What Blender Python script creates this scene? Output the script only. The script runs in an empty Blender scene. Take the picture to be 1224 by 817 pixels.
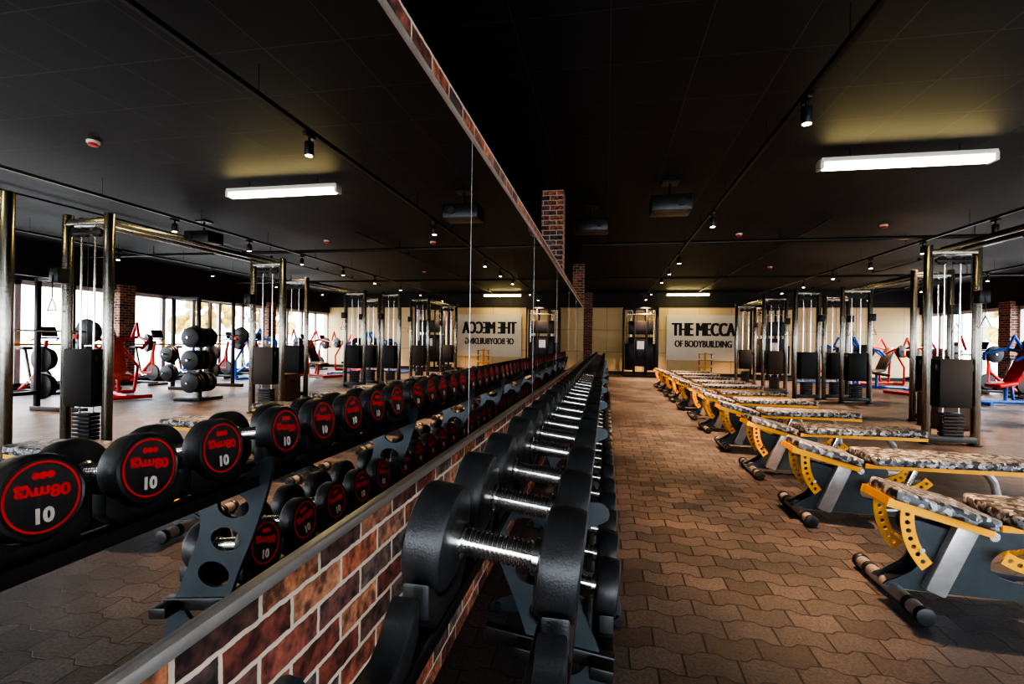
import bpy, bmesh, math, random
from math import pi, sin, cos, radians
from mathutils import Matrix, Vector
random.seed(4)
scene = bpy.context.scene
COL = scene.collection
H = 1.25          # camera height
XM = -0.60        # mirror plane
CEIL = 3.33
YEND = 20.6
XWIN = 11.3
try:
    scene.view_settings.look = 'AgX - High Contrast'
except Exception:
    pass

# ------------------------------------------------------------------ materials
def newmat(name):
    m = bpy.data.materials.new(name); m.use_nodes = True
    nt = m.node_tree
    b = nt.nodes['Principled BSDF']
    return m, nt, b

def mat(name, col, rough=0.5, metal=0.0, var=0.15, scale=12.0, bump=0.0, bscale=200.0, spec=None):
    m, nt, b = newmat(name)
    b.inputs['Roughness'].default_value = rough
    b.inputs['Metallic'].default_value = metal
    if spec is not None: b.inputs['Specular IOR Level'].default_value = spec
    tc = nt.nodes.new('ShaderNodeTexCoord')
    n = nt.nodes.new('ShaderNodeTexNoise'); n.inputs['Scale'].default_value = scale
    n.inputs['Detail'].default_value = 4
    nt.links.new(tc.outputs['Object'], n.inputs['Vector'])
    r = nt.nodes.new('ShaderNodeValToRGB')
    r.color_ramp.elements[0].position = 0.3; r.color_ramp.elements[1].position = 0.7
    r.color_ramp.elements[0].color = tuple(c*(1-var) for c in col)+(1,)
    r.color_ramp.elements[1].color = tuple(min(1, c*(1+var)) for c in col)+(1,)
    nt.links.new(n.outputs['Fac'], r.inputs['Fac'])
    nt.links.new(r.outputs['Color'], b.inputs['Base Color'])
    if bump > 0:
        n2 = nt.nodes.new('ShaderNodeTexNoise'); n2.inputs['Scale'].default_value = bscale
        nt.links.new(tc.outputs['Object'], n2.inputs['Vector'])
        bp = nt.nodes.new('ShaderNodeBump'); bp.inputs['Strength'].default_value = bump
        bp.inputs['Distance'].default_value = 0.002
        nt.links.new(n2.outputs['Fac'], bp.inputs['Height'])
        nt.links.new(bp.outputs['Normal'], b.inputs['Normal'])
    return m

def emis(name, col, s):
    m, nt, b = newmat(name)
    b.inputs['Base Color'].default_value = col+(1,)
    b.inputs['Emission Color'].default_value = col+(1,)
    b.inputs['Emission Strength'].default_value = s
    return m

def ramp(nt, stops, interp='LINEAR'):
    r = nt.nodes.new('ShaderNodeValToRGB'); cr = r.color_ramp; cr.interpolation = interp
    cr.elements[0].position = stops[0][0]; cr.elements[0].color = stops[0][1]+(1,)
    cr.elements[1].position = stops[-1][0]; cr.elements[1].color = stops[-1][1]+(1,)
    for p, c in stops[1:-1]:
        e = cr.elements.new(p); e.color = c+(1,)
    return r

def mth(nt, op, a, b=None, c=None, clamp=False):
    n = nt.nodes.new('ShaderNodeMath'); n.operation = op; n.use_clamp = clamp
    for i, v in enumerate((a, b, c)):
        if v is None: continue
        if isinstance(v, (int, float)): n.inputs[i].default_value = v
        else: nt.links.new(v, n.inputs[i])
    return n.outputs[0]

def mix(nt, fac, a, b, mode='MIX'):
    n = nt.nodes.new('ShaderNodeMix'); n.data_type = 'RGBA'; n.blend_type = mode
    for i, v in ((0, fac), (6, a), (7, b)):
        if isinstance(v, (int, float)): n.inputs[i].default_value = v
        elif isinstance(v, tuple): n.inputs[i].default_value = v+(1,)
        else: nt.links.new(v, n.inputs[i])
    return n.outputs[2]

def brick_mat():
    m, nt, b = newmat('brick_wall_mat')
    g = nt.nodes.new('ShaderNodeNewGeometry')
    s = nt.nodes.new('ShaderNodeSeparateXYZ'); nt.links.new(g.outputs['Position'], s.inputs[0])
    u = mth(nt, 'ADD', s.outputs['X'], s.outputs['Y'])
    cmb = nt.nodes.new('ShaderNodeCombineXYZ'); nt.links.new(u, cmb.inputs[0]); nt.links.new(s.outputs['Z'], cmb.inputs[1])
    nz = nt.nodes.new('ShaderNodeTexNoise'); nz.inputs['Scale'].default_value = 32; nz.inputs['Detail'].default_value = 6
    nt.links.new(g.outputs['Position'], nz.inputs['Vector'])
    vm = nt.nodes.new('ShaderNodeVectorMath'); vm.operation = 'MULTIPLY_ADD'
    nt.links.new(nz.outputs['Color'], vm.inputs[0]); vm.inputs[1].default_value = (0.010, 0.010, 0)
    nt.links.new(cmb.outputs[0], vm.inputs[2])
    br = nt.nodes.new('ShaderNodeTexBrick')
    br.inputs['Scale'].default_value = 1; br.inputs['Brick Width'].default_value = 0.185
    br.inputs['Row Height'].default_value = 0.068; br.inputs['Mortar Size'].default_value = 0.006
    br.inputs['Mortar Smooth'].default_value = 0.25
    br.inputs['Color1'].default_value = (0, 0, 0, 1); br.inputs['Color2'].default_value = (1, 1, 1, 1)
    br.inputs['Mortar'].default_value = (.5, .5, .5, 1)
    nt.links.new(vm.outputs[0], br.inputs['Vector'])
    cr = ramp(nt, [(0.0, (.05, .04, .04)), (.18, (.17, .045, .03)), (.34, (.38, .12, .06)), (.46, (.07, .05, .05)),
                   (.6, (.25, .075, .05)), (.76, (.50, .21, .11)), (.88, (.10, .08, .075)), (1.0, (.20, .14, .12))])
    nt.links.new(br.outputs['Color'], cr.inputs['Fac'])
    r2 = ramp(nt, [(.36, (.25, .25, .26)), (.5, (.80, .77, .75)), (.68, (1.6, 1.5, 1.4))])
    nt.links.new(nz.outputs['Fac'], r2.inputs['Fac'])
    c = mix(nt, 1.0, cr.outputs['Color'], r2.outputs['Color'], 'MULTIPLY')
    c = mix(nt, br.outputs['Fac'], c, (.60, .50, .39))
    nt.links.new(c, b.inputs['Base Color'])
    b.inputs['Roughness'].default_value = 0.75
    bp = nt.nodes.new('ShaderNodeBump'); bp.inputs['Strength'].default_value = .7; bp.inputs['Distance'].default_value = .006
    hh = mth(nt, 'MULTIPLY_ADD', br.outputs['Fac'], -1.0, nz.outputs['Fac'])
    nt.links.new(hh, bp.inputs['Height']); nt.links.new(bp.outputs['Normal'], b.inputs['Normal'])
    return m

def floor_mat():
    m, nt, b = newmat('rubber_paver_floor')
    g = nt.nodes.new('ShaderNodeNewGeometry')
    s = nt.nodes.new('ShaderNodeSeparateXYZ'); nt.links.new(g.outputs['Position'], s.inputs[0])
    W, R = 0.21, 0.14
    def trap(v, half, k):
        p = mth(nt, 'PINGPONG', v, half)
        q = mth(nt, 'MULTIPLY_ADD', p, 1/half, -0.5)
        q = mth(nt, 'MULTIPLY', q, k)
        q = mth(nt, 'MINIMUM', q, 1.0); return mth(nt, 'MAXIMUM', q, -1.0)
    ty = trap(s.outputs['X'], W/2, 7.0)
    y2 = mth(nt, 'MULTIPLY_ADD', ty, 0.013, s.outputs['Y'])
    cmb = nt.nodes.new('ShaderNodeCombineXYZ'); nt.links.new(s.outputs['X'], cmb.inputs[0]); nt.links.new(y2, cmb.inputs[1])
    br = nt.nodes.new('ShaderNodeTexBrick')
    br.inputs['Scale'].default_value = 1; br.inputs['Brick Width'].default_value = W
    br.inputs['Row Height'].default_value = R; br.inputs['Mortar Size'].default_value = 0.0045
    br.inputs['Mortar Smooth'].default_value = 0.3
    br.inputs['Color1'].default_value = (0, 0, 0, 1); br.inputs['Color2'].default_value = (1, 1, 1, 1)
    nt.links.new(cmb.outputs[0], br.inputs['Vector'])
    nz = nt.nodes.new('ShaderNodeTexNoise'); nz.inputs['Scale'].default_value = 75; nz.inputs['Detail'].default_value = 5
    nz.inputs['Roughness'].default_value = .75
    nt.links.new(g.outputs['Position'], nz.inputs['Vector'])
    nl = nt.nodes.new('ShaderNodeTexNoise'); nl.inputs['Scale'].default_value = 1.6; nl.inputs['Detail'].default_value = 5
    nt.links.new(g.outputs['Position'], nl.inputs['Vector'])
    cr = ramp(nt, [(0, (.040, .041, .046)), (1, (.092, .090, .094))])
    nt.links.new(br.outputs['Color'], cr.inputs['Fac'])
    r2 = ramp(nt, [(.32, (.28, .28, .30)), (.68, (1.75, 1.72, 1.70))]); nt.links.new(nz.outputs['Fac'], r2.inputs['Fac'])
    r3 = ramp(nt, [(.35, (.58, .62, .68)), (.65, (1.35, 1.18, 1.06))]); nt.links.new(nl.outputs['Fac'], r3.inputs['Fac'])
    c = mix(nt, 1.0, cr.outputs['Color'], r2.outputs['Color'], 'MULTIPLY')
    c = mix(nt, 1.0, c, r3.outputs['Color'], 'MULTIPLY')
    c = mix(nt, br.outputs['Fac'], c, (.003, .003, .003))
    nt.links.new(c, b.inputs['Base Color'])
    b.inputs['Roughness'].default_value = 0.42
    bp = nt.nodes.new('ShaderNodeBump'); bp.inputs['Strength'].default_value = .9; bp.inputs['Distance'].default_value = .008
    a = mth(nt, 'MULTIPLY', nz.outputs['Fac'], .4)
    hh = mth(nt, 'SUBTRACT', a, br.outputs['Fac'])
    nt.links.new(hh, bp.inputs['Height']); nt.links.new(bp.outputs['Normal'], b.inputs['Normal'])
    return m

def grid_mat(name, base, line, w, h, ms, rough, plane='XY', metal=0, var=.12):
    m, nt, b = newmat(name)
    g = nt.nodes.new('ShaderNodeNewGeometry')
    s = nt.nodes.new('ShaderNodeSeparateXYZ'); nt.links.new(g.outputs['Position'], s.inputs[0])
    cmb = nt.nodes.new('ShaderNodeCombineXYZ')
    nt.links.new(s.outputs[plane[0]], cmb.inputs[0]); nt.links.new(s.outputs[plane[1]], cmb.inputs[1])
    br = nt.nodes.new('ShaderNodeTexBrick'); br.offset = 0
    br.inputs['Scale'].default_value = 1; br.inputs['Brick Width'].default_value = w
    br.inputs['Row Height'].default_value = h; br.inputs['Mortar Size'].default_value = ms
    br.inputs['Mortar Smooth'].default_value = 0.1
    br.inputs['Color1'].default_value = tuple(c*(1-var) for c in base)+(1,)
    br.inputs['Color2'].default_value = tuple(c*(1+var) for c in base)+(1,)
    br.inputs['Mortar'].default_value = line+(1,)
    nt.links.new(cmb.outputs[0], br.inputs['Vector'])
    nz = nt.nodes.new('ShaderNodeTexNoise'); nz.inputs['Scale'].default_value = 60
    nt.links.new(g.outputs['Position'], nz.inputs['Vector'])
    r2 = ramp(nt, [(.3, (.85, .85, .85)), (.7, (1.1, 1.1, 1.1))]); nt.links.new(nz.outputs['Fac'], r2.inputs['Fac'])
    c = mix(nt, 1.0, br.outputs['Color'], r2.outputs['Color'], 'MULTIPLY')
    nt.links.new(c, b.inputs['Base Color']); b.inputs['Roughness'].default_value = rough
    bp = nt.nodes.new('ShaderNodeBump'); bp.inputs['Strength'].default_value = .5; bp.inputs['Distance'].default_value = .006
    bp.invert = True
    nt.links.new(br.outputs['Fac'], bp.inputs['Height']); nt.links.new(bp.outputs['Normal'], b.inputs['Normal'])
    return m, b

def camo_mat():
    m, nt, b = newmat('camouflage_vinyl')
    tc = nt.nodes.new('ShaderNodeTexCoord')
    def layer(sc, off, th, det=1.5):
        mp = nt.nodes.new('ShaderNodeMapping'); mp.inputs['Location'].default_value = (off, off*.7, 0)
        nt.links.new(tc.outputs['Object'], mp.inputs['Vector'])
        n = nt.nodes.new('ShaderNodeTexNoise'); n.inputs['Scale'].default_value = sc; n.inputs['Detail'].default_value = det
        nt.links.new(mp.outputs[0], n.inputs['Vector'])
        return mth(nt, 'GREATER_THAN', n.outputs['Fac'], th)
    c = mix(nt, layer(26, 0, .52), (.12, .125, .13), (.25, .255, .26))
    c = mix(nt, layer(30, 5, .58), c, (.52, .52, .51))
    c = mix(nt, layer(28, 11, .54), c, (.022, .022, .025))
    nt.links.new(c, b.inputs['Base Color'])
    b.inputs['Roughness'].default_value = .5
    return m

M_BRICK = brick_mat(); M_FLOOR = floor_mat(); M_CAMO = camo_mat()
M_CEIL, cb = grid_mat('black_ceiling_tiles', (.015, .0165, .020), (.052, .055, .062), .625, .625, .004, .6)  # grid lines tinted lighter: lamp glow on black T-bars put into the colour
cb.inputs['Specular IOR Level'].default_value = .3
M_CREAM, _b = grid_mat('cream_wall_panels', (.88, .66, .34), (.45, .33, .18), 1.2, .9, .008, .6, 'XZ', var=.05)
M_DARKWALL = mat('dark_wall_paint', (.020, .019, .019), .7, bump=.1)
M_RUBBER = mat('black_rubber', (.020, .021, .023), .40, var=.3, scale=40, bump=.25, bscale=350)
M_BLACK = mat('black_metal', (.013, .013, .014), .36, .2, bump=.0)
M_CHROME = mat('chrome', (.95, .93, .90), .16, 1.0, var=.05)
M_STEEL = mat('brushed_steel', (.30, .285, .245), .26, 1.0, var=.15, scale=30)
M_GREYM = mat('grey_metallic_paint', (.42, .41, .40), .33, .5)
M_GUN = mat('gunmetal_paint', (.052, .066, .075), .34, .35, var=.12, scale=20)
M_YEL = mat('yellow_paint', (.92, .42, .004), .38, 0.1, var=.08)
M_RED = mat('red_paint', (.65, .02, .012), .4)
M_REDLBL = mat('red_label', (.95, .018, .018), .5, var=.05)
M_WHT = mat('white_label', (.80, .77, .73), .5, var=.05)
M_BLUE = mat('blue_paint', (.02, .14, .65), .4)
M_ORANGE = mat('orange_vinyl', (.70, .07, .02), .5)
M_WHITE = mat('white_frame', (.72, .70, .66), .4, var=.04)
M_ALU = mat('aluminium', (.62, .60, .57), .35, .7, var=.08)
M_SIGN = mat('sign_board', (.84, .78, .66), .55, var=.04, scale=3)
M_INK = mat('black_lettering', (.012, .012, .012), .5)
M_WOOD = mat('dark_wood', (.11, .07, .045), .5, var=.3, scale=6)
M_PERF = mat('perforated_black_cover', (.018, .018, .02), .5, .3, var=.6, scale=160)
M_LAMP = emis('fluorescent_tube', (1.0, .80, .34), 27.0)
M_LAMPN = emis('unseen_fluorescent_tube', (1.0, .92, .82), 30.0)
M_BULB = emis('spot_bulb', (1.0, .72, .38), 40.0)
mm, nt, b = newmat('mirror_glass')
b.inputs['Base Color'].default_value = (.93, .93, .92, 1); b.inputs['Metallic'].default_value = 1; b.inputs['Roughness'].default_value = 0.0
M_MIRROR = mm

# ------------------------------------------------------------------ builder
class B:
    def __init__(s): s.bm = bmesh.new(); s.mats = []
    def mi(s, m):
        if m not in s.mats: s.mats.append(m)
        return s.mats.index(m)
    def merge(s, t, m, M=None):
        if M is not None: t.transform(M)
        i = s.mi(m)
        for f in t.faces: f.material_index = i
        me = bpy.data.meshes.new('tmp'); t.to_mesh(me); t.free()
        s.bm.from_mesh(me); bpy.data.meshes.remove(me)
    def mergemesh(s, me, m, M=None):
        t = bmesh.new(); t.from_mesh(me); s.merge(t, m, M)
    def box(s, c, size, m, rot=None, bev=0.0, seg=2):
        t = bmesh.new(); bmesh.ops.create_cube(t, size=1)
        bmesh.ops.scale(t, vec=size, verts=t.verts)
        if bev > 0:
            bmesh.ops.bevel(t, geom=t.edges[:], offset=bev, segments=seg, profile=.5, affect='EDGES')
        M = Matrix.Translation(c)
        if rot is not None: M = M @ rot
        s.merge(t, m, M)
    def cyl(s, p1, p2, r, m, seg=16, r2=None, bev=0.0):
        p1 = Vector(p1); p2 = Vector(p2); d = p2-p1; L = d.length
        t = bmesh.new()
        bmesh.ops.create_cone(t, cap_ends=True, cap_tris=False, segments=seg, radius1=r, radius2=r if r2 is None else r2, depth=L)
        if bev > 0:
            es = [e for e in t.edges if abs(e.verts[0].co.z-e.verts[1].co.z) < 1e-6]
            bmesh.ops.bevel(t, geom=es, offset=bev, segments=2, profile=.5, affect='EDGES')
        q = Vector((0, 0, 1)).rotation_difference(d.normalized()).to_matrix().to_4x4()
        s.merge(t, m, Matrix.Translation((p1+p2)/2) @ q)
    def path(s, pts, r, m, seg=10):
        for a, c in zip(pts[:-1], pts[1:]): s.cyl(a, c, r, m, seg)
        for p in pts[1:-1]: s.sph(p, r*1.0, m, 8)
    def sph(s, c, r, m, seg=12, sc=(1, 1, 1)):
        t = bmesh.new(); bmesh.ops.create_uvsphere(t, u_segments=seg, v_segments=max(6, seg//2), radius=r)
        bmesh.ops.scale(t, vec=sc, verts=t.verts)
        s.merge(t, m, Matrix.Translation(c))
    def lathe(s, prof, m, M=None, seg=36):   # profile (axial x, radius) around X axis
        t = bmesh.new(); rings = []
        for x, r in prof:
            if r < 1e-6: rings.append([t.verts.new((x, 0, 0))])
            else: rings.append([t.verts.new((x, r*cos(2*pi*k/seg), r*sin(2*pi*k/seg))) for k in range(seg)])
        for a, c in zip(rings[:-1], rings[1:]):
            for k in range(seg):
                k2 = (k+1) % seg
                if len(a) == 1 and len(c) == 1: continue
                if len(a) == 1: t.faces.new((a[0], c[k], c[k2]))
                elif len(c) == 1: t.faces.new((a[k], a[k2], c[0]))
                else: t.faces.new((a[k], a[k2], c[k2], c[k]))
        bmesh.ops.recalc_face_normals(t, faces=t.faces[:])
        s.merge(t, m, M)
    def prism(s, pts, thick, m, M=None, bev=0.0):   # polygon in local XY, centred extrude in Z
        t = bmesh.new()
        vs = [t.verts.new((p[0], p[1], -thick/2)) for p in pts]
        f = t.faces.new(vs)
        r = bmesh.ops.extrude_face_region(t, geom=[f])
        bmesh.ops.translate(t, vec=(0, 0, thick), verts=[v for v in r['geom'] if isinstance(v, bmesh.types.BMVert)])
        bmesh.ops.recalc_face_normals(t, faces=t.faces[:])
        if bev > 0:
            bmesh.ops.bevel(t, geom=t.edges[:], offset=bev, segments=2, profile=.5, affect='EDGES')
        s.merge(t, m, M)
    def plate(s, outer, holes, thick, m, M=None):
        cu = bpy.data.curves.new('pl', 'CURVE'); cu.dimensions = '2D'; cu.fill_mode = 'BOTH'; cu.extrude = thick/2
        def sp(pts):
            q = cu.splines.new('POLY'); q.points.add(len(pts)-1)
            for i, p in enumerate(pts): q.points[i].co = (p[0], p[1], 0, 1)
            q.use_cyclic_u = True
        sp(outer)
        for h in holes:
            hx, hy, rx = h[:3]; ry = h[3] if len(h) > 3 else rx
            sp([(hx+rx*cos(2*pi*k/20), hy+ry*sin(2*pi*k/20)) for k in range(20)])
        ob = bpy.data.objects.new('pl', cu); COL.objects.link(ob)
        bpy.context.view_layer.update()
        me = bpy.data.meshes.new_from_object(ob)
        bpy.data.objects.remove(ob); bpy.data.curves.remove(cu)
        s.mergemesh(me, m, M); bpy.data.meshes.remove(me)
    def text(s, txt, size, m, M, ext=.001, off=0.0, sx=1.0):
        cu = bpy.data.curves.new('tx', 'FONT'); cu.body = txt; cu.size = size; cu.extrude = ext
        cu.align_x = 'CENTER'; cu.align_y = 'CENTER'; cu.offset = off; cu.resolution_u = 3
        ob = bpy.data.objects.new('tx', cu); COL.objects.link(ob)
        bpy.context.view_layer.update()
        me = bpy.data.meshes.new_from_object(ob)
        bpy.data.objects.remove(ob); bpy.data.curves.remove(cu)
        s.mergemesh(me, m, M @ Matrix.Diagonal((sx, 1, 1, 1))); bpy.data.meshes.remove(me)
    def mesh(s, name, ang=35):
        me = bpy.data.meshes.new(name); s.bm.to_mesh(me); s.bm.free()
        for m in s.mats: me.materials.append(m)
        me.polygons.foreach_set('use_smooth', [True]*len(me.polygons))
        me.set_sharp_from_angle(angle=radians(ang)); me.update()
        return me
    def obj(s, name, loc=(0, 0, 0), rz=0):
        me = s.mesh(name); return inst(me, name, loc, rz)

def inst(me, name, loc=(0, 0, 0), rz=0, rot=None, sc=None):
    o = bpy.data.objects.new(name, me); COL.objects.link(o); o.location = loc
    o.rotation_euler = rot if rot is not None else (0, 0, rz)
    if sc: o.scale = sc
    return o

RX90 = Matrix.Rotation(pi/2, 4, 'X')           # local xy -> world xz
def T(x, y, z): return Matrix.Translation((x, y, z))
def basis(ex, ey, ez, o=(0, 0, 0)):
    M = Matrix((ex, ey, ez)).transposed().to_4x4(); M.translation = o; return M
def smooth(pts, n=5):
    out = []; N = len(pts)
    for i in range(N):
        p0, p1, p2, p3 = [Vector(pts[(i+k-1) % N]) for k in range(4)]
        for j in range(n):
            t = j/n
            out.append(tuple(.5*((2*p1)+(-p0+p2)*t+(2*p0-5*p1+4*p2-p3)*t*t+(-p0+3*p1-3*p2+p3)*t**3)))
    return out

# ------------------------------------------------------------------ room shell
def simple(name, boxes, m, bev=0):
    b_ = B()
    for c, sz in boxes: b_.box(c, sz, m, bev=bev)
    return b_.obj(name)
XL = -7.0; YB = -4.0
def rng(x0, x1, y0, y1, z0, z1): return (((x0+x1)/2, (y0+y1)/2, (z0+z1)/2), (x1-x0, y1-y0, z1-z0))
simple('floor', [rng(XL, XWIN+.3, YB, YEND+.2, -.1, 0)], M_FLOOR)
simple('ceiling', [rng(XL, XWIN+.3, YB, YEND+.2, CEIL, CEIL+.1)], M_CEIL)
simple('wall_left', [rng(XL-.2, XL, YB, YEND+.2, 0, CEIL)], M_DARKWALL)
# front wall (behind the camera) with unseen windows added to daylight the aisle
simple('wall_front', [rng(XL, XM, YB-.2, YB, 0, CEIL), rng(XM, XWIN+.3, YB-.2, YB, 2.5, CEIL), rng(XM, XWIN+.3, YB-.2, YB, 0, .2)], M_DARKWALL)
fw = B()
fw.box(*rng(XM, XWIN, YB-.15, YB-.07, .2, .28), M_WHITE); fw.box(*rng(XM, XWIN, YB-.15, YB-.07, 2.42, 2.5), M_WHITE)
for i in range(12): fw.box(*rng(XM+i*1.07, XM+i*1.07+.09, YB-.15, YB-.07, .2, 2.5), M_WHITE)
fw.obj('window_6')
bw = B()
bw.box(*rng(XL, XWIN+.3, YEND, YEND+.2, 0, 2.72), M_CREAM)
bw.box(*rng(XL, XWIN+.3, YEND-.02, YEND+.2, 2.72, CEIL), M_DARKWALL)
bw.obj('wall_back')
simple('baseboard_back', [rng(XL, XWIN, YEND-.03, YEND, 0, .12)], M_BLACK)
# window wall
ww = B()
ww.box(*rng(XWIN, XWIN+.3, YB, YEND, 2.46, CEIL), M_DARKWALL)
ww.box(*rng(XWIN, XWIN+.3, YB, YEND, 0, .12), M_DARKWALL)
for yc in (-.6, 5.1, 10.8, 16.5):
    ww.box(*rng(XWIN-.12, XWIN+.3, yc-.22, yc+.22, 0, 2.6), M_BRICK)
ww.obj('wall_right')
n = 0
for y0, y1 in ((-4, -.82), (-.38, 4.88), (5.32, 10.58), (11.02, 16.28), (16.72, YEND)):
    n += 1; w = B(); k = max(2, round((y1-y0)/1.05))
    w.box(*rng(XWIN+.08, XWIN+.16, y0, y1, .12, .2), M_WHITE); w.box(*rng(XWIN+.08, XWIN+.16, y0, y1, 2.36, 2.46), M_WHITE)
    for i in range(k+1):
        yy = y0+(y1-y0)*i/k
        w.box(*rng(XWIN+.08, XWIN+.17, max(y0, yy-.06), min(y1, yy+.06), .12, 2.46), M_WHITE)
    w.box(*rng(XWIN+.02, XWIN+.05, y0, y1, 1.02, 1.07), M_YEL)
    w.obj('window_%d' % n)
# partition wall with mirror
MB0, MT0, ST = .824, 2.146, 2.246
PY1 = 13.4
simple('wall_partition', [rng(-.88, XM-.006, YB, PY1, 0, ST)], M_BRICK)
simple('brick_pillar', [rng(-.90, XM-.002, 6.7, 7.0, ST, CEIL)], M_BRICK)
simple('brick_pillar', [rng(-.90, XM-.002, 13.1, 13.42, ST, CEIL)], M_BRICK)
simple('brick_pillar', [rng(-.95, XM+.02, YEND-.35, YEND-.03, 0, CEIL)], M_BRICK)
simple('wall_mirror', [rng(XM-.006, XM, YB, PY1-.3, MB0, MT0)], M_MIRROR)
simple('trim_1', [rng(XM-.005, XM+.014, YB, PY1-.3, MB0-.024, MB0)], M_ALU, bev=.004)
simple('trim_2', [rng(XM-.005, XM+.006, YB, PY1-.3, MT0, MT0+.018)], M_ALU)
tr = B()
for yy in (2.12, 4.05, 5.98, 7.9, 9.8, 11.7):
    tr.box(*rng(XM-.001, XM+.001, yy-.0015, yy+.0015, MB0, MT0), M_GREYM)
tr.obj('trim_3')

# ------------------------------------------------------------------ dumbbells
d = B()
R = .074
for sg in (-1, 1):
    prof = [(sg*.060, 0), (sg*.060, R*.55), (sg*.0605, R*.82), (sg*.064, R*.94), (sg*.071, R), (sg*.106, R), (sg*.114, R*.965), (sg*.117, R*.90),
            (sg*.1145, R*.86), (sg*.1145, 0)]
    d.lathe(prof, M_RUBBER)
    d.lathe([(sg*.1147, R*.815), (sg*.1158, R*.815), (sg*.1158, R*.765), (sg*.1147, R*.765)], M_REDLBL)
    ex = (0, sg, 0); ez = (sg, 0, 0)
    MM = basis(ex, (0, 0, 1), ez, (sg*.1152, 0, 0))
    RZ = Matrix.Rotation(pi, 4, 'Z')
    d.text('gym80', .0285, M_REDLBL, MM @ T(0, .008, 0) @ RZ, .0006, .0010, 1.15)
    d.text('10', .034, M_WHT, MM @ T(0, -.030, 0) @ RZ, .0006, .0014)
    for k in (-1, 0, 1):
        d.lathe([(0, 0), (.0006, .0065), (0, .0067)], M_REDLBL, T(sg*.1152, sg*k*.0115, .036) @ Matrix.Rotation(0 if sg > 0 else pi, 4, 'Z'), 16)
# chrome handle with knurl rings
prof = [(-.061, .025), (-.050, .025), (-.048, .0175)]
x = -.044
while x < .044:
    prof += [(x, .0168), (x+.0012, .0195), (x+.0035, .0195), (x+.0047, .0168)]; x += .0066
prof += [(.048, .0175), (.050, .025), (.061, .025)]
d.lathe(prof, M_CHROME, seg=24)
DB = d.mesh('dumbbell')
TILT = math.atan2(.022, .178)
UP0 = 1.2; PER = 1.05
ups = [.42]+[UP0+PER*k for k in range(0, 11)]
slots = []
for k in range(-1, 10):
    for i in range(5):
        y = UP0+PER*k+.125+.2*i
        slots.append(y)
for y in slots:
    if y > .6:
        inst(DB, 'dumbbell', (-.1445, y, H-.289), rot=(random.uniform(-.25, .25)*0.6, TILT, 0))
    if y > 1.2:
        inst(DB, 'dumbbell', (-.080, y, H-.632), rot=(random.uniform(-.25, .25), TILT, 0))
# rack
r = B()
plate = smooth([(-.31, .905), (-.285, .925), (-.22, .875), (-.10, .862), (-.01, .868), (.01, .83), (-.06, .79), (-.085, .72), (-.045, .60), (.015, .46), (.05, .32),
                (.065, .16), (.08, .05), (.08, .0), (.02, .0), (-.04, .05), (-.12, .06), (-.25, .04), (-.33, .0), (-.50, .0), (-.50, .04), (-.36, .10), (-.22, .18), (-.165, .32),
                (-.165, .45), (-.20, .58), (-.25, .70), (-.285, .80)], 4)
holes = [(-.19, .785, .050, .034), (-.168, .69, .048, .034), (-.13, .59, .050, .036), (-.09, .485, .052, .038), (-.065, .375, .054, .04), (-.06, .26, .054, .042), (-.075, .14, .05, .04)]
for y in ups:
    r.plate(plate, holes, .012, M_GUN, T(0, y, 0) @ RX90)
    r.box((-.13, y, .51), (.32, .03, .035), M_BLACK, Matrix.Rotation(TILT, 4, 'Y'), .004)
    r.cyl((-.48, y-.03, .02), (-.48, y+.03, .02), .02, M_RUBBER); r.cyl((.07, y-.03, .02), (.07, y+.03, .02), .02, M_RUBBER)
y0, y1 = .36, ups[-1]+.05
L = y1-y0; yc = (y0+y1)/2
RY = Matrix.Rotation(TILT, 4, 'Y')
for cx, cz in ((-.2335, H-.278), (-.056, H-.3)):
    r.box((cx-.01, yc, cz-.115), (.055, L, .03), M_BLACK, RY, .004)
L2 = y1-1.14
for cx, cz in ((-.168, H-.621), (.009, H-.643)):
    r.box((cx-.01, (y1+1.14)/2, cz-.115), (.055, L2, .03), M_BLACK, RY, .004)
r.cyl((-.06, 1.18, .08), (-.06, y1-.05, .08), .025, M_GUN)
a0, a1 = radians(216), radians(324)
arc = [((R+.003)*cos(a0+(a1-a0)*k/10), (R+.003)*sin(a0+(a1-a0)*k/10)) for k in range(11)]
cr_ = [(-.085, -.030), ]+arc+[(.085, -.030), (.085, -.075), (.055, -.102), (-.055, -.102), (-.085, -.075)]
MYZ = basis((0, 1, 0), (0, 0, 1), (1, 0, 0))
for y in slots:
    if y > .4:
        for cx, cz in ((-.2335, H-.278), (-.056, H-.3)): r.prism(cr_, .036, M_RUBBER, T(cx, y, cz) @ MYZ, .003)
    if y > 1.2:
        for cx, cz in ((-.168, H-.621), (.009, H-.643)): r.prism(cr_, .036, M_RUBBER, T(cx, y, cz) @ MYZ, .003)
r.obj('dumbbell_rack')

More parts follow.
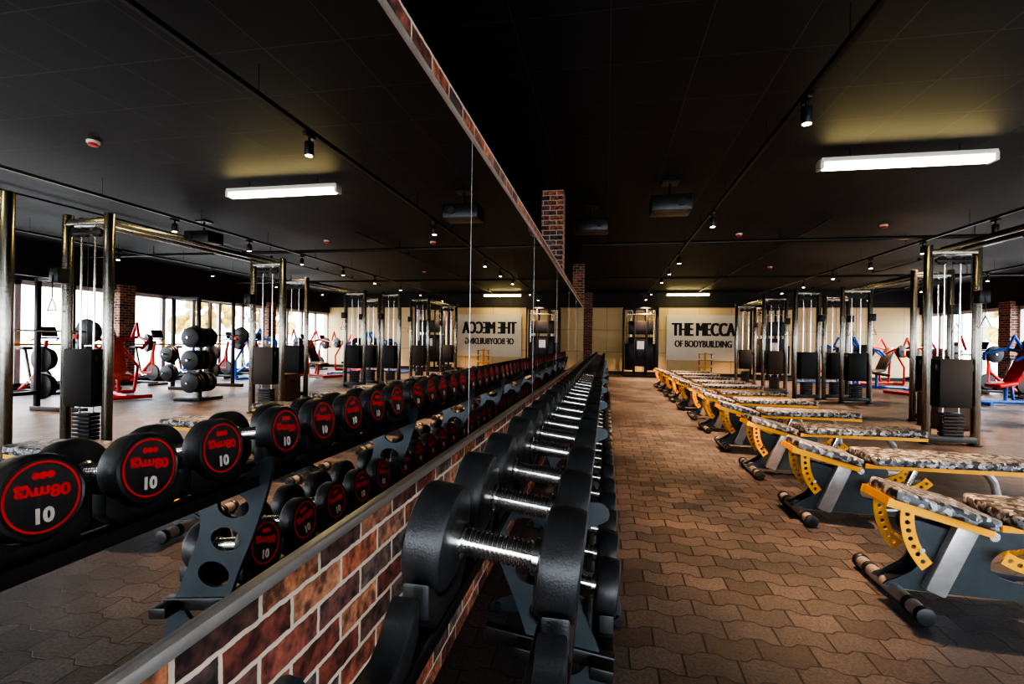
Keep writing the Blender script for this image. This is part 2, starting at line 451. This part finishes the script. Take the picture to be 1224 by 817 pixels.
# ------------------------------------------------------------------ adjustable bench (local x from aisle end)
def arcband(cx, cy, rm, w, a0, a1, n=16):
    a0, a1 = radians(a0), radians(a1)
    o = [(cx+(rm+w/2)*cos(a0+(a1-a0)*k/n), cy+(rm+w/2)*sin(a0+(a1-a0)*k/n)) for k in range(n+1)]
    i = [(cx+(rm-w/2)*cos(a0+(a1-a0)*k/n), cy+(rm-w/2)*sin(a0+(a1-a0)*k/n)) for k in range(n, -1, -1)]
    return o+i
def archoles(cx, cy, rm, a0, a1, n, rr):
    return [(cx+rm*cos(radians(a0+(a1-a0)*k/(n-1))), cy+rm*sin(radians(a0+(a1-a0)*k/(n-1))), rr) for k in range(n)]
def pad(b_, outline, th, M):
    t = bmesh.new()
    vs = [t.verts.new((p[0], p[1], -th/2)) for p in outline]
    f = t.faces.new(vs)
    g = bmesh.ops.extrude_face_region(t, geom=[f])
    bmesh.ops.translate(t, vec=(0, 0, th), verts=[v for v in g['geom'] if isinstance(v, bmesh.types.BMVert)])
    bmesh.ops.recalc_face_normals(t, faces=t.faces[:])
    ve = [e for e in t.edges if abs(e.verts[0].co.z-e.verts[1].co.z) > th*.5]
    bmesh.ops.bevel(t, geom=ve, offset=.05, segments=4, profile=.5, affect='EDGES')
    he = [e for e in t.edges if abs(e.verts[0].co.z-e.verts[1].co.z) < 1e-5 and len(e.link_faces) == 2 and any(abs(fc.normal.z) < .5 for fc in e.link_faces)]
    bmesh.ops.bevel(t, geom=he, offset=.016, segments=3, profile=.5, affect='EDGES')
    b_.merge(t, M_CAMO, M)
bn = B()
# feet
for fx, hl in ((.05, .27), (1.36, .22)):
    bn.cyl((fx, -hl, .042), (fx, hl, .042), .034, M_GREYM, 20)
    for sg in (-1, 1):
        bn.cyl((fx, sg*hl, .042), (fx, sg*(hl+.035), .042), .042, M_RUBBER, 20, bev=.008)
        bn.cyl((fx, sg*(hl-.07), .042), (fx, sg*(hl-.10), .042), .038, M_RUBBER, 20)
bn.box((.70, 0, .065), (1.32, .07, .055), M_GREYM, bev=.008)
# slanted main legs
for sg in (-1, 1):
    a = Vector((.20, sg*.075, .06)); c = Vector((.34, sg*.085, .41))
    dd = c-a
    q = Vector((0, 0, 1)).rotation_difference(dd.normalized()).to_matrix().to_4x4()
    bn.box((a+c)/2, (.095, .05, dd.length), M_GREYM, q, .010)
# gunmetal side plates
gp = smooth([(.03, .06), (.06, .11), (.12, .15), (.155, .21), (.14, .29), (.10, .35), (.13, .40), (.26, .37), (.40, .36), (.52, .40), (.62, .37), (.60, .31), (.50, .28), (.45, .22), (.47, .165),
             (.60, .13), (.95, .11), (1.0, .07), (.6, .05)], 4)
for sg in (-1, 1):
    bn.plate(gp, [(.66, .09, .05, .014)], .010, M_GUN, T(0, sg*.055, 0) @ RX90)
    bn.plate(arcband(.40, .43, .34, .06, 172, 222), archoles(.40, .43, .34, 177, 217, 7, .011), .008, M_YEL, T(0, sg*.125, 0) @ RX90)
    bn.plate(arcband(.62, .53, .30, .062, 238, 318), archoles(.62, .53, .30, 243, 313, 10, .011), .008, M_YEL, T(0, sg*.125, 0) @ RX90)
bn.cyl((.42, -.13, .37), (.42, .13, .37), .022, M_CHROME); bn.cyl((.12, -.14, .28), (.12, .14, .28), .012, M_CHROME)
bn.cyl((.70, -.14, .25), (.70, .14, .25), .012, M_CHROME)
bn.cyl((.70, 0, .08), (.82, 0, .38), .025, M_CHROME)
# seat (raised at aisle end) and frame
ang = math.atan2(.11, .42)
MS = T(.21, 0, .487) @ Matrix.Rotation(ang, 4, 'Y')
pad(bn, [(-.215, -.14), (.215, -.21), (.215, .21), (-.215, .14)], .055, MS)
for sg in (-1, 1):
    bn.box((0, 0, 0), (.46, .012, .040), M_YEL, MS @ T(0, sg*.125, -.048))
    bn.box((.98, sg*.125, .41), (1.06, .012, .030), M_YEL)
bn.box((0, 0, 0), (.012, .26, .04), M_YEL, MS @ T(-.215, 0, -.045))
bn.box((.98, 0, .405), (1.0, .24, .02), M_BLACK)
bn.box((0, 0, 0), (.4, .25, .018), M_BLACK, MS @ T(0, 0, -.035))
pad(bn, [(-.525, -.21), (.525, -.15), (.525, .15), (-.525, .21)], .06, T(.995, 0, .458))
bn.path([(1.36, 0, .06), (1.30, 0, .32), (1.24, 0, .40)], .025, M_GREYM)
bn.cyl((1.50, -.05, .41), (1.50, .05, .41), .018, M_RUBBER)
BN = bn.mesh('adjustable_bench')
for k in range(11):
    inst(BN, 'adjustable_bench', (1.38+random.uniform(-.02, .02), 2.82+1.2*k, 0), rz=random.uniform(-.015, .015))

# ------------------------------------------------------------------ cable towers
def tower(b_, x, y, hgt=2.58, w=.55, single=False):
    for sg in (-1, 1):
        b_.cyl((x+sg*w/2, y, 0.02), (x+sg*w/2, y, hgt), .05, M_STEEL, 20, bev=.008)
        b_.cyl((x+sg*w/2, y, 0.0), (x+sg*w/2, y, .02), .075, M_BLACK, 20)
        b_.cyl((x+sg*.09, y, .1), (x+sg*.09, y, hgt-.12), .010, M_CHROME, 8)
        b_.box((x+sg*.19, y-.04, 1.0), (.05, .05, .09), M_BLACK, bev=.006)
    b_.box((x, y, hgt-.09), (w, .09, .07), M_STEEL, bev=.01)
    b_.box((x, y, .08), (w, .10, .08), M_GUN, bev=.01)
    b_.box((x, y, hgt-.20), (w*.7, .05, .05), M_BLACK, bev=.008)
    for dx in (-.12, .05, .16):
        b_.cyl((x+dx, y-.02, hgt-.2), (x+dx, y+.02, hgt-.2), .055, M_BLACK, 20)
    b_.box((x, y, .80), (w*.66, .20, .62), M_PERF, bev=.012)
    for k in range(7):
        b_.box((x, y, .14+.043*k), (w*.42, .12, .036), M_BLACK, bev=.004)
    b_.cyl((x, y, 1.1), (x, y, hgt-.15), .004, M_BLACK, 6)
    b_.cyl((x+.17, y-.06, .5), (x+.17, y-.06, hgt-.2), .004, M_BLACK, 6)
    # adjustable carriage and handle
    b_.box((x+w/2, y-.08, 1.9), (.12, .13, .16), M_BLACK, bev=.01)
    b_.cyl((x+w/2, y-.15, 1.9), (x+w/2, y-.15, 1.65), .006, M_BLACK, 6)
    b_.path([(x+w/2-.06, y-.15, 1.52), (x+w/2, y-.15, 1.66), (x+w/2+.06, y-.15, 1.52), (x+w/2-.06, y-.15, 1.52)], .008, M_CHROME, 6)
def station(name, x, y0, y1, w=.55):
    b_ = B(); tower(b_, 0, 0, w=w); tower(b_, 0, y1-y0, w=w)
    for dx in (-.12, .12):
        b_.box((dx, (y1-y0)/2, 2.52), (.05, y1-y0, .06), M_STEEL, bev=.01)
    b_.cyl((-.25, (y1-y0)/2, 2.40), (.25, (y1-y0)/2, 2.40), .016, M_BLACK)
    return b_.obj(name, (x, y0, 0))
station('cable_crossover_machine', 4.37, 4.4, 7.3)
station('cable_crossover_machine', 5.45, 9.6, 12.2)
station('cable_crossover_machine', 4.4, 14.2, 17.0)
tb = B(); tower(tb, 0, 0); tower(tb, .75, .1, hgt=2.45)
TB = tb.mesh('cable_pulley_tower')
inst(TB, 'cable_pulley_tower', (4.55, 3.6, 0))
inst(TB, 'cable_pulley_tower', (4.6, 12.6, 0), .2)
# functional trainers at back wall
ft = B()
for sx in (-.62, -.22, .22, .62):
    for yy in (-.3, .3):
        ft.box((sx, yy, 1.3), (.06, .06, 2.6), M_BLACK, bev=.006)
for yy in (-.3, .3): ft.box((0, yy, 2.58), (1.3, .06, .06), M_BLACK, bev=.006); ft.box((0, yy, .04), (1.3, .07, .08), M_BLACK, bev=.006)
for sx in (-.62, .62): ft.box((sx, 0, 2.58), (.06, .6, .06), M_BLACK); ft.box((sx, 0, .04), (.07, .6, .08), M_BLACK)
for sx in (-.42, .42):
    ft.box((sx, -.05, .75), (.30, .2, 1.0), M_PERF, bev=.01)
    for k in (-1, 1): ft.cyl((sx+.07*k, -.05, 1.2), (sx+.07*k, -.05, 2.55), .012, M_CHROME, 8)
    ft.cyl((sx-.02, -.1, 2.4), (sx+.02, -.1, 2.4), .07, M_GUN, 20)
ft.box((0, -.3, 1.05), (.38, .05, .75), M_BLACK, bev=.01); ft.box((0, -.33, 1.2), (.26, .02, .3), M_GREYM)
ft.box((0, -.1, .95), (.9, .3, 1.1), M_BLACK, bev=.02)
ft.box((0, -.28, 1.85), (.9, .04, .5), M_BLACK, bev=.01)
ft.cyl((-.5, -.42, 2.35), (.5, -.42, 2.35), .018, M_CHROME)
for sx in (-.35, 0.35): ft.cyl((sx, -.42, 2.35), (sx, -.3, 2.45), .014, M_BLACK, 8)
FT = ft.mesh('functional_trainer')
inst(FT, 'functional_trainer', (1.25, 19.3, 0))
inst(FT, 'functional_trainer', (5.9, 19.4, 0))

# ------------------------------------------------------------------ free weight & other machines
def plates(b_, c, ax, n, r0=.22, th=.045):
    c = Vector(c); ax = Vector(ax)
    for k in range(n):
        rr = r0*(1-.10*(k % 3))
        b_.cyl(c+ax*(k*(th+.004)), c+ax*(k*(th+.004)+th), rr, M_RUBBER, 28, bev=.01)
sr = B()
for sg in (-1, 1):
    sr.box((0, sg*.55, 1.1), (.07, .07, 2.2), M_BLACK, bev=.008)
    sr.box((.25, sg*.55, .04), (1.1, .08, .08), M_BLACK, bev=.008)
    sr.box((.7, sg*.55, 1.1), (.07, .07, 2.2), M_BLACK, bev=.008)
    sr.box((.35, sg*.55, 2.18), (.7, .06, .06), M_BLACK)
    sr.box((-.07, sg*.55, 1.24), (.14, .05, .08), M_RED, bev=.008)
    plates(sr, (-.08, sg*.70, 1.32), (0, sg, 0), 3)
    for z in (.4, .85):
        sr.cyl((.7, sg*.58, z), (.7, sg*.85, z), .02, M_CHROME, 10); plates(sr, (.7, sg*.60, z), (0, sg, 0), 3)
sr.cyl((-.08, -1.05, 1.32), (-.08, 1.05, 1.32), .015, M_CHROME, 12)
sr.box((0, 0, 2.18), (.06, 1.1, .06), M_BLACK); sr.box((.7, 0, .3), (.06, 1.1, .06), M_BLACK)
SR = sr.mesh('squat_rack')
for p, z in (((7.4, 6.0, 0), 0), ((8.3, 10.6, 0), 0), ((8.0, 2.6, 0), 0)): inst(SR, 'squat_rack', p, z)
pt = B()
pt.box((0, 0, .03), (.6, .6, .06), M_BLACK, bev=.01); pt.box((0, 0, .7), (.08, .08, 1.35), M_STEEL, bev=.008)
for z in (.35, .8, 1.25):
    for sg in (-1, 1):
        pt.cyl((0, sg*.04, z), (0, sg*.32, z), .02, M_CHROME, 10); plates(pt, (0, sg*.06, z), (0, sg, 0), 4, .2)
PT = pt.mesh('weight_plate_tree')
for p in ((6.9, 8.6, 0), (7.0, 3.9, 0)): inst(PT, 'weight_plate_tree', p)
# plate-loaded presses
def press(fr, pd, nm):
    ip = B()
    ip.path([(-.6, 0, .06), (.7, 0, .06)], .04, fr)
    for x_ in (-.6, .7): ip.cyl((x_, -.4, .05), (x_, .4, .05), .04, fr)
    ip.path([(.1, 0, .06), (.1, 0, .42)], .035, fr); ip.path([(.55, 0, .06), (.65, 0, 1.15)], .035, fr)
    ip.box((.0, 0, .45), (.42, .38, .08), pd, Matrix.Rotation(-.15, 4, 'Y'), .025)
    ip.box((.42, 0, .85), (.09, .34, .85), pd, Matrix.Rotation(.5, 4, 'Y'), .025)
    for sg in (-1, 1):
        ip.path([(.65, sg*.1, 1.15), (.6, sg*.45, 1.25), (.1, sg*.5, 1.15), (-.05, sg*.35, 1.0)], .032, fr)
        ip.path([(.6, sg*.45, 1.25), (.75, sg*.45, 1.55), (.95, sg*.4, 1.2)], .03, fr)
        ip.cyl((.4, sg*.5, 1.12), (.4, sg*.72, 1.12), .02, M_CHROME, 8); plates(ip, (.4, sg*.53, 1.12), (0, sg, 0), 2, .2)
        ip.path([(.65, sg*.1, 1.15), (.65, sg*.45, .6), (.7, sg*.4, .05)], .03, fr)
    return ip.mesh(nm)
P1 = press(M_RED, M_ORANGE, 'incline_press_machine'); P2 = press(M_RED, M_BLACK, 'chest_press_machine'); P3 = press(M_BLUE, M_RED, 'shoulder_press_machine')
P4 = press(M_BLUE, M_BLACK, 'leg_press_machine')
inst(P1, 'incline_press_machine', (8.6, 8.4, 0), .5)
inst(P2, 'chest_press_machine', (9.1, 4.6, 0), .3); inst(P3, 'shoulder_press_machine', (8.7, 12.9, 0), .2)
inst(P2, 'chest_press_machine', (8.1, 14.8, 0), .3); inst(P4, 'leg_press_machine', (8.0, 16.4, 0), 2.8)
inst(P2, 'chest_press_machine', (8.7, 18.2, 0), .4); inst(P3, 'shoulder_press_machine', (7.0, 17.9, 0), .1)
def bike(col, nm):
    b_ = B()
    for x_ in (-.45, .5): b_.cyl((x_, -.25, .04), (x_, .25, .04), .035, M_BLACK)
    b_.box((0, 0, .08), (.95, .07, .06), M_BLACK, bev=.01)
    b_.lathe([(-.03, 0), (-.03, .20), (0, .22), (.03, .20), (.03, 0)], M_BLACK, T(.33, 0, .34) @ Matrix.Rotation(pi/2, 4, 'Z'))
    b_.path([(-.4, 0, .1), (-.05, 0, .32), (.28, 0, .62)], .045, col)
    b_.path([(-.05, 0, .32), (.33, 0, .34), (.30, 0, .85)], .04, col)
    b_.path([(-.1, 0, .3), (-.28, 0, .95)], .03, M_STEEL); b_.box((-.3, 0, .98), (.27, .19, .07), M_BLACK, bev=.03)
    b_.path([(.25, 0, .6), (.38, 0, 1.15)], .035, col)
    b_.path([(.3, -.22, 1.15), (.42, -.2, 1.2), (.42, .2, 1.2), (.3, .22, 1.15)], .018, M_BLACK)
    b_.box((.44, 0, 1.33), (.04, .28, .22), M_BLACK, Matrix.Rotation(-.4, 4, 'Y'), .01)
    for sg in (-1, 1):
        b_.path([(.0, sg*.09, .33), (.0+.15*sg, sg*.12, .33-.08*sg)], .014, M_CHROME); b_.box((.15*sg, sg*.17, .33-.08*sg), (.09, .1, .03), M_BLACK)
    return b_.mesh(nm)
BR = bike(M_RED, 'exercise_bike'); BB = bike(M_BLUE, 'exercise_bike')
for k in range(10):
    inst(BR if k % 2 else BB, 'exercise_bike', (10.6, 7.0+1.25*k, 0), pi+.1)
bx = B(); bx.box((0, 0, .26), (.62, .46, .52), M_WOOD, bev=.01)
for sg in (-1, 1): bx.box((sg*.315, 0, .4), (.004, .14, .04), M_BLACK)
bx.box((0, 0, .53), (.64, .48, .02), M_BLACK, bev=.005)
bx.obj('storage_chest', (5.35, 9.0, 0), .1)
# accessory stand near back wall
ac = B(); ac.box((0, 0, .03), (.5, .4, .06), M_BLACK, bev=.01); ac.box((0, 0, .5), (.06, .06, .95), M_YEL)
for z in (.45, .7, .92): ac.cyl((-.25, 0, z), (.25, 0, z), .015, M_YEL); ac.box((-.2, -.03, z-.08), (.03, .03, .16), M_ORANGE); ac.box((.2, -.03, z-.08), (.03, .03, .16), M_BLACK)
ac.obj('accessory_stand', (3.4, 18.2, 0))

# ------------------------------------------------------------------ sign
sg_ = B()
sg_.box(*rng(2.35, 5.15, YEND-.05, YEND-.005, .62, 2.42), M_SIGN)
MSG = basis((1, 0, 0), (0, 0, 1), (0, -1, 0), (3.75, YEND-.055, 1.82))
for dx in (-.035, -.018, 0, .018, .035):
    sg_.text('THE MECCA', .74, M_INK, MSG @ T(dx, 0, abs(dx)*.05), .003, 0, .58)
    sg_.text('OF BODYBUILDING', .38, M_INK, MSG @ T(dx*.4, -.56, abs(dx)*.05), .003, 0, .64)
sg_.obj('wall_sign')

# ------------------------------------------------------------------ ceiling fixtures
LZ = 3.16
def lampmesh(em, nm):
    fl = B()
    fl.box((0, 0, .055), (1.60, .15, .05), M_WHITE, bev=.012)
    fl.box((0, 0, .0), (1.54, .10, .07), em, bev=.025, seg=3)
    for sx in (-.79, .79): fl.box((sx, 0, .01), (.04, .14, .09), M_WHITE, bev=.01)
    for sx in (-.5, .5): fl.cyl((sx, 0, .07), (sx, 0, CEIL-LZ), .008, M_BLACK, 8)
    return fl.mesh(nm)
FL = lampmesh(M_LAMP, 'unseen_fluorescent_lamp'); FLN = lampmesh(M_LAMPN, 'unseen_fluorescent_lamp')
for p in ((3.0, 5.77), (3.05, 19.9), (5.4, 2.3)):
    inst(FL, 'unseen_fluorescent_lamp', (p[0], p[1], LZ))
for p in ((2.6, -1.2), (-4.0, 12.0)):  # the first is an added lamp behind the camera, lighting the foreground
    inst(FLN, 'unseen_fluorescent_lamp', (p[0], p[1], LZ))
# tracks
def track(name, x, y0, y1, z=3.10):
    b_ = B(); b_.box((x, (y0+y1)/2, z), (.036, y1-y0, .034), M_BLACK)
    y = y0+.5
    while y < y1: b_.cyl((x, y, z), (x, y, CEIL), .004, M_STEEL, 6); y += 1.6
    return b_.obj(name)
track('lighting_track', 1.42, -2, 20)
track('lighting_track', 5.3, 0, 20, 3.08)
track('lighting_track', 8.8, 0, 20, 3.06)
for xx in (3.45, 7.1):
    b_ = B(); b_.cyl((xx, 8.5 if xx < 4 else 2, CEIL-.06), (xx, 20, CEIL-.06), .014, M_BLACK, 10)
    for yy in range(9, 20, 2): b_.box((xx, yy, CEIL-.03), (.05, .03, .06), M_BLACK)
    b_.obj('cable_conduit')
def spot_mesh():
    b_ = B()
    b_.box((0, 0, -.02), (.04, .14, .035), M_BLACK, bev=.004)
    b_.cyl((0, 0, -.03), (0, 0, -.09), .012, M_BLACK, 10)
    b_.cyl((0, 0, -.08), (0, 0, -.20), .04, M_BLACK, 20, bev=.006)
    b_.cyl((0, 0, -.199), (0, 0, -.203), .03, M_BULB, 16)
    return b_.mesh('track_spotlight')
SM = spot_mesh()
SPOTS = [(1.42, 3.95), (1.42, 7.2), (1.42, 10.4), (1.42, 13.6), (1.42, 16.8), (1.42, 18.9), (5.3, 3.2), (5.3, 6.4), (5.3, 9.6), (5.3, 13.0), (5.3, 16.5), (5.3, 18.9), (8.8, 6), (8.8, 11), (8.8, 16), (8.8, 18.9)]  # the spots nearest the back wall are added to brighten it
for i, (x, y) in enumerate(SPOTS):
    zz = 3.1 if x < 2 else (3.08 if x < 6 else 3.06)
    inst(SM, 'track_spotlight', (x, y, zz-.02))
    ld = bpy.data.lights.new('spot_beam', 'SPOT'); ld.energy = 1800 if y > 5 else 900; ld.color = (1.0, .58, .33)
    ld.spot_size = radians(90); ld.spot_blend = 1.0; ld.shadow_soft_size = .05
    lo = bpy.data.objects.new('spot_beam_light', ld); COL.objects.link(lo); lo.location = (x, y, zz-.24)
for x, y in ((5.3, 8.0), (5.3, 11.3), (5.3, 14.8), (8.8, 8.5), (8.8, 13.5), (1.42, 12.0)):
    inst(SM, 'track_spotlight', (x, y, (3.1 if x < 2 else (3.08 if x < 6 else 3.06))-.02))
# smoke detectors
sd = B(); sd.cyl((0, 0, 0), (0, 0, -.03), .06, M_WHITE, 24, bev=.006); sd.cyl((0, 0, -.03), (0, 0, -.055), .045, M_RED, 24, bev=.006)
SD = sd.mesh('smoke_detector')
for p in ((4.2, 4.3), (4.6, 9.4), (2.4, 9.8), (4.2, 14), (7.5, 8)): inst(SD, 'smoke_detector', (p[0], p[1], CEIL))
# projector boxes
pj = B(); pj.box((0, 0, -.30), (.50, .36, .20), M_BLACK, bev=.015); pj.cyl((.12, -.18, -.30), (.12, -.20, -.30), .05, M_BLACK, 20)
pj.cyl((0, 0, 0), (0, 0, -.2), .02, M_BLACK, 10); pj.box((0, 0, -.01), (.2, .2, .02), M_BLACK); pj.box((0, -.12, -.402), (.40, .1, .004), M_WOOD)
PJ = pj.mesh('ceiling_projector')
inst(PJ, 'ceiling_projector', (-.25, 7.6, CEIL)); inst(PJ, 'ceiling_projector', (.78, 6.6, CEIL)); inst(PJ, 'ceiling_projector', (5.9, 7.6, CEIL))
# ducts / pipes across the ceiling
for yy, zz in ((9.5, 3.12), (14.5, 3.12)):
    b_ = B(); b_.cyl((-.5, yy, zz), (XWIN-.2, yy, zz), .035, M_BLACK, 12)
    for xx in (0, 3, 6, 9): b_.cyl((xx, yy, zz), (xx, yy, CEIL), .008, M_BLACK, 6)
    b_.obj('ceiling_pipe')

# ------------------------------------------------------------------ outside
simple('outdoor_ground', [rng(XWIN+.4, 60, -30, 60, -.3, -.15)], mat('asphalt', (.45, .44, .42), .8))
M_LEAF = mat('autumn_leaves', (.42, .30, .05), .8, var=.6, scale=4)
def tree():
    b_ = B(); b_.cyl((0, 0, -.2), (0, 0, 2.4), .14, M_WOOD, 10, r2=.08)
    for k in range(60):
        a = random.uniform(0, 6.28); rr = random.uniform(0, 1.3)
        b_.sph((rr*cos(a), rr*sin(a), 2.4+random.uniform(-.7, 1.6)), random.uniform(.15, .38), M_LEAF, 8)
    return b_.mesh('autumn_tree')
TR = tree()
for yy in (22.5, 27): inst(TR, 'autumn_tree', (18+random.uniform(-1, 2), yy, 0), random.uniform(0, 6))

# ------------------------------------------------------------------ world & camera
w = bpy.data.worlds.new('sky'); scene.world = w; w.use_nodes = True
bg = w.node_tree.nodes['Background']; bg.inputs['Color'].default_value = (.86, .92, 1.0, 1); bg.inputs['Strength'].default_value = 10.5
cam = bpy.data.cameras.new('cam'); co = bpy.data.objects.new('camera', cam); COL.objects.link(co)
cam.sensor_width = 36; cam.lens = 588/1224*36; cam.clip_start = .02
yaw = math.atan2(113, 588)
M = Matrix.Translation((0, 0, H)) @ Matrix.Rotation(yaw, 4, 'Z') @ Matrix.Rotation(pi/2, 4, 'X') @ Matrix.Rotation(radians(.8), 4, 'Z')
co.matrix_world = M
scene.camera = co
